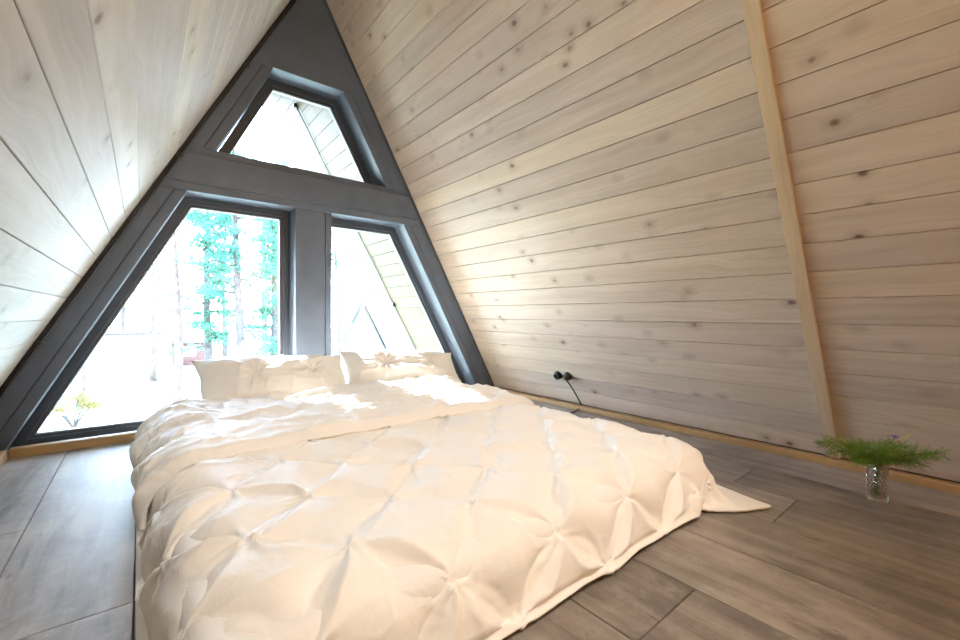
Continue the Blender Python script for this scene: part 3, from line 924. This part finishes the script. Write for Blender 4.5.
def pine(seed, height, crown0, crown_r, bark, leaf, dens=1.0):
    rr = random.Random(seed); root = empty('pine_tree', (0, 0, ZG))
    tr = MB(); path = []; lean = Vector((rr.uniform(-.03, .03), rr.uniform(-.03, .03), 0))
    for i in range(12):
        z = height*i/11; path.append(Vector((0, 0, z - .1)) + lean*z + Vector((.06*math.sin(z*.7+seed), .06*math.cos(z*.6), 0)))
    tr.tube(path, [.15*(1 - .8*i/11) + .02 for i in range(12)], 8)
    fo_ = MB()
    nb = int(34*dens)
    for b in range(nb):
        t = crown0 + (1 - crown0) * (b + rr.random()) / nb
        z = height*t; k = min(int(t*11), 10); c0 = path[k].lerp(path[k+1], t*11 - k)
        a = rr.uniform(0, 6.283); L = crown_r * (1.1 - .75*(t-crown0)/(1-crown0)) * rr.uniform(.35, 1.25)
        e = c0 + Vector((math.cos(a)*L, math.sin(a)*L, L*rr.uniform(-.3, .6)))
        tr.tube([c0, c0.lerp(e, .5) + Vector((0, 0, .06)), e], [.035, .022, .008], 5)
        for q in range(4):
            clump(fo_, c0.lerp(e, .35 + .2*q + rr.uniform(-.08, .08)), .50*crown_r/1.5, int(48*dens), rr, .062)
    tr.build('trunk', bark, root, smooth=True); fo_.build('foliage', leaf, root)
    return root
protos = [pine(1, 9.5, .45, 1.5, M_bark, M_needle), pine(2, 11.0, .62, 1.6, M_bark_o, M_needle), pine(3, 8.0, .28, 1.3, M_bark, M_leaf, 1.2)]
used = [False]*3
# azimuth x/y, distance y, kind, scale, label
trees = [(-.085, 21, 1, .8, 'slim pine with twin-looking bare trunk at far left of the big window'),
         (.018, 26, 1, 1.0, 'pine with bare trunk beside the pale garden house'),
         (.055, 17, 1, .9, 'orange barked pine trunk in the left half of the big window'),
         (.105, 18, 2, 1.0, 'leafy green tree filling the middle of the big window'),
         (.165, 15, 0, .92, 'bushy mint green pine near the middle of the big window'),
         (.222, 15.5, 2, .85, 'low leafy tree right of the bushy mint green pine'),
         (.205, 24, 1, 1.0, 'tall bare pine trunk seen just right of the bushy pine'),
         (.235, 28, 0, 1.1, 'distant pine close to the dark centre post'),
         (.26, 20, 1, .95, 'pine trunk nearest the dark centre post'),
         (.372, 31, 1, 1.0, 'orange trunked pine behind the left slope of the blue roof'),
         (.425, 15, 1, .7, 'slim pine standing in front of the blue roofed cabin'),
         (.335, 40, 0, 1.1, 'far pine at the left edge of the narrow slanted window'),
         (.30, 34, 2, 1.2, 'far leafy tree hidden mostly by the dark centre post'),
         (-.03, 36, 0, 1.1, 'far hazy pine above the pale garden house'),
         (.13, 38, 0, 1.25, 'far hazy pine behind the leafy green tree'),
         (-.13, 42, 2, 1.0, 'pale tree at the left rim of the big window')]
for i, (az, dist, kd, sc_, lab) in enumerate(trees):
    o = protos[kd] if not used[kd] else copy_tree(protos[kd]); used[kd] = True
    o.location = (az*dist, dist, ZG); o.rotation_euler = (0, 0, i*1.7); o.scale = (sc_, sc_, sc_)
    tag(o, lab, 'tree', 'trees in the garden')
# shrubs
def shrub(seed, r0, leaf):
    rr = random.Random(seed); root = empty('garden_shrub', (0, 0, ZG)); st = MB(); fo_ = MB()
    for q in range(7):
        a = rr.uniform(0, 6.28); e = Vector((math.cos(a)*r0*.6, math.sin(a)*r0*.6, r0*rr.uniform(.6, 1.2))); st.tube([Vector((0, 0, -.05)), e*.5 + Vector((0, 0, .05)), e], [.03, .02, .008], 5); clump(fo_, e, r0*.5, 90, rr, .06)
    st.build('stems', M_bark, root); fo_.build('foliage', leaf, root); return root
sh = [(-.093, 17, .75, M_yel, 'yellow leaved shrub at the left rim of the lawn'), (.075, 15.5, .5, M_leaf, 'low green shrub on the bright lawn'), (.135, 20, .7, M_leaf, 'green shrub by the red-brown shed'), (.19, 14, .45, M_leaf, 'small pale shrub just behind the left pillow')]
for i, (az, dist, r0, lf_, lab) in enumerate(sh):
    o = shrub(50+i, r0, lf_); o.location = (az*dist, dist, ZG); tag(o, lab, 'shrub', 'shrubs on the lawn')
# neighbour's A-frame cabin with a blue roof
M_blue = plain('blue_metal_roof', (.022, .032, .048), .35, .5); M_cabin = plain('pale_cabin_boards', (.10, .085, .07), .7, .3, 0, 4, .15); M_dark = plain('dark_opening', (.05, .06, .07), .3)
M_white = plain('white_render', (.78, .76, .72), .8); M_red = plain('red_brown_boards', (.06, .022, .018), .7, .3, 0, 5, .2)
def aframe(loc, w, hgt, dep, rz, label):
    root = empty('cabin', loc, label, 'cabin'); root.rotation_euler = (0, 0, rz)
    mb = MB(); mb.prism([(-w/2, 0), (w/2, 0), (0, hgt)], 1, .15, dep - .1); mb.build('gable_wall', M_cabin, root)
    for sg in (-1, 1):
        mb = MB(); mb.prism([(sg*w/2*1.06, -.05), (sg*(w/2*1.06 + .16), -.05), (0, hgt + .32), (0, hgt + .06)], 1, -.2, dep); mb.build('roof_slope', M_blue, root)
    mb = MB(); mb.box((-w*.16, .10, .3), (w*.16, .16, hgt*.48)); mb.build('window', M_dark, root)
    return root
aframe((.432*22, 22, ZG), 3.7, 4.05, 5, math.radians(-22), 'blue roofed cabin seen through the narrow slanted window')
hs = empty('garden_house', (-.055*31, 31, ZG), 'low white house with a flat dark eave beyond the lawn', 'house')
mb = MB(); mb.box((-2.3, 0, 0), (2.3, 3, 2.1)); mb.build('wall', M_white, hs)
mb = MB(); mb.box((-2.6, -.3, 2.1), (2.6, 3.3, 2.25)); mb.build('roof', M_bark, hs)
mb = MB(); mb.box((.4, -.03, .7), (1.4, .03, 1.6)); mb.build('window', M_dark, hs)
sdn = empty('garden_shed', (.072*33, 33, ZG), 'small red-brown shed with a dark window beyond the pines', 'shed')
mb = MB(); mb.box((-.9, 0, 0), (.9, 1.6, 1.5)); mb.build('wall', M_red, sdn)
mb = MB(); mb.prism([(-1.1, 1.45), (1.1, 1.45), (1.1, 1.55), (0, 2.0), (-1.1, 1.55)], 1, -.2, 1.8); mb.build('roof', M_dark, sdn)
mb = MB(); mb.box((-.35, -.03, .6), (.35, .03, 1.2)); mb.build('window', M_white, sdn)

# ------------------------------------------------------------------ light
w = bpy.data.worlds.new('sky'); SC.world = w; w.use_nodes = True; nt = w.node_tree; nt.nodes.clear()
out = nt.nodes.new('ShaderNodeOutputWorld'); bg = nt.nodes.new('ShaderNodeBackground')
tc = nt.nodes.new('ShaderNodeTexCoord'); sp = nt.nodes.new('ShaderNodeSeparateXYZ'); cr = nt.nodes.new('ShaderNodeValToRGB')
nt.links.new(tc.outputs['Generated'], sp.inputs[0]); nt.links.new(sp.outputs[2], cr.inputs[0])
cr.color_ramp.elements[0].position = 0.0; cr.color_ramp.elements[0].color = (1.30, 1.55, 1.92, 1)
cr.color_ramp.elements[1].position = .5; cr.color_ramp.elements[1].color = (.60, .86, 1.30, 1)
nt.links.new(cr.outputs[0], bg.inputs[0]); bg.inputs[1].default_value = 24.0
nt.links.new(bg.outputs[0], out.inputs[0])
sun = bpy.data.lights.new('sun', 'SUN'); sun.energy = 85.0; sun.angle = math.radians(1.0); sun.color = (1, .97, .93)
so = bpy.data.objects.new('sun', sun); C.objects.link(so)
so.rotation_euler = Vector((.05, -.76, -.55)).to_track_quat('-Z', 'Y').to_euler()
def lamp(name, loc, power, col, r):
    l = bpy.data.lights.new(name, 'POINT'); l.energy = power; l.color = col; l.shadow_soft_size = r
    o = bpy.data.objects.new(name, l); o.location = loc; C.objects.link(o)
lamp('ceiling_lamp', (.95, .15, 2.55), 17, (1, .68, .37), .12)
lamp('room_lamp', (1.74, -2.0, 1.3), 46, (1, .66, .34), .12)

spot = bpy.data.lights.new('bed_fill_spot', 'SPOT'); spot.energy = 165; spot.color = (1, .97, .92); spot.spot_size = math.radians(56); spot.spot_blend = .8; spot.shadow_soft_size = .08  # added fill light with no visible fixture, brightens the bed but spares the walls
sp_o = bpy.data.objects.new('bed_fill_spot', spot); C.objects.link(sp_o); sp_o.location = (.95, -.55, 2.75)
sp_o.rotation_euler = (Vector((.9, 1.25, .2)) - Vector((.95, -.55, 2.75))).to_track_quat('-Z', 'Y').to_euler()

# ------------------------------------------------------------------ camera
f_px, yaw, pit, rol = 416.559, .681240, -.012530, .003835
F = Vector((math.sin(yaw)*math.cos(pit), math.cos(yaw)*math.cos(pit), math.sin(pit)))
R0 = Vector((math.cos(yaw), -math.sin(yaw), 0)); U0 = R0.cross(F)
Rr = R0*math.cos(rol) + U0*math.sin(rol); Ur = -R0*math.sin(rol) + U0*math.cos(rol)
cam = bpy.data.cameras.new('camera'); cam.sensor_width = 36.0; cam.lens = f_px * 36.0 / 960.0; cam.clip_start = .02
co_ = bpy.data.objects.new('camera', cam); C.objects.link(co_)
Mx = Matrix((Rr, Ur, -F)).transposed().to_4x4(); Mx.translation = (0, 0, .75); co_.matrix_world = Mx
SC.camera = co_
SC.view_settings.view_transform = 'Standard'; SC.view_settings.look = 'None'
SC.view_settings.gamma = 1.0; SC.view_settings.use_curve_mapping = False; SC.view_settings.exposure = 0.32
SC.cycles.max_bounces = 10; SC.cycles.diffuse_bounces = 6; SC.cycles.transparent_max_bounces = 12
SC.cycles.sample_clamp_indirect = 8.0
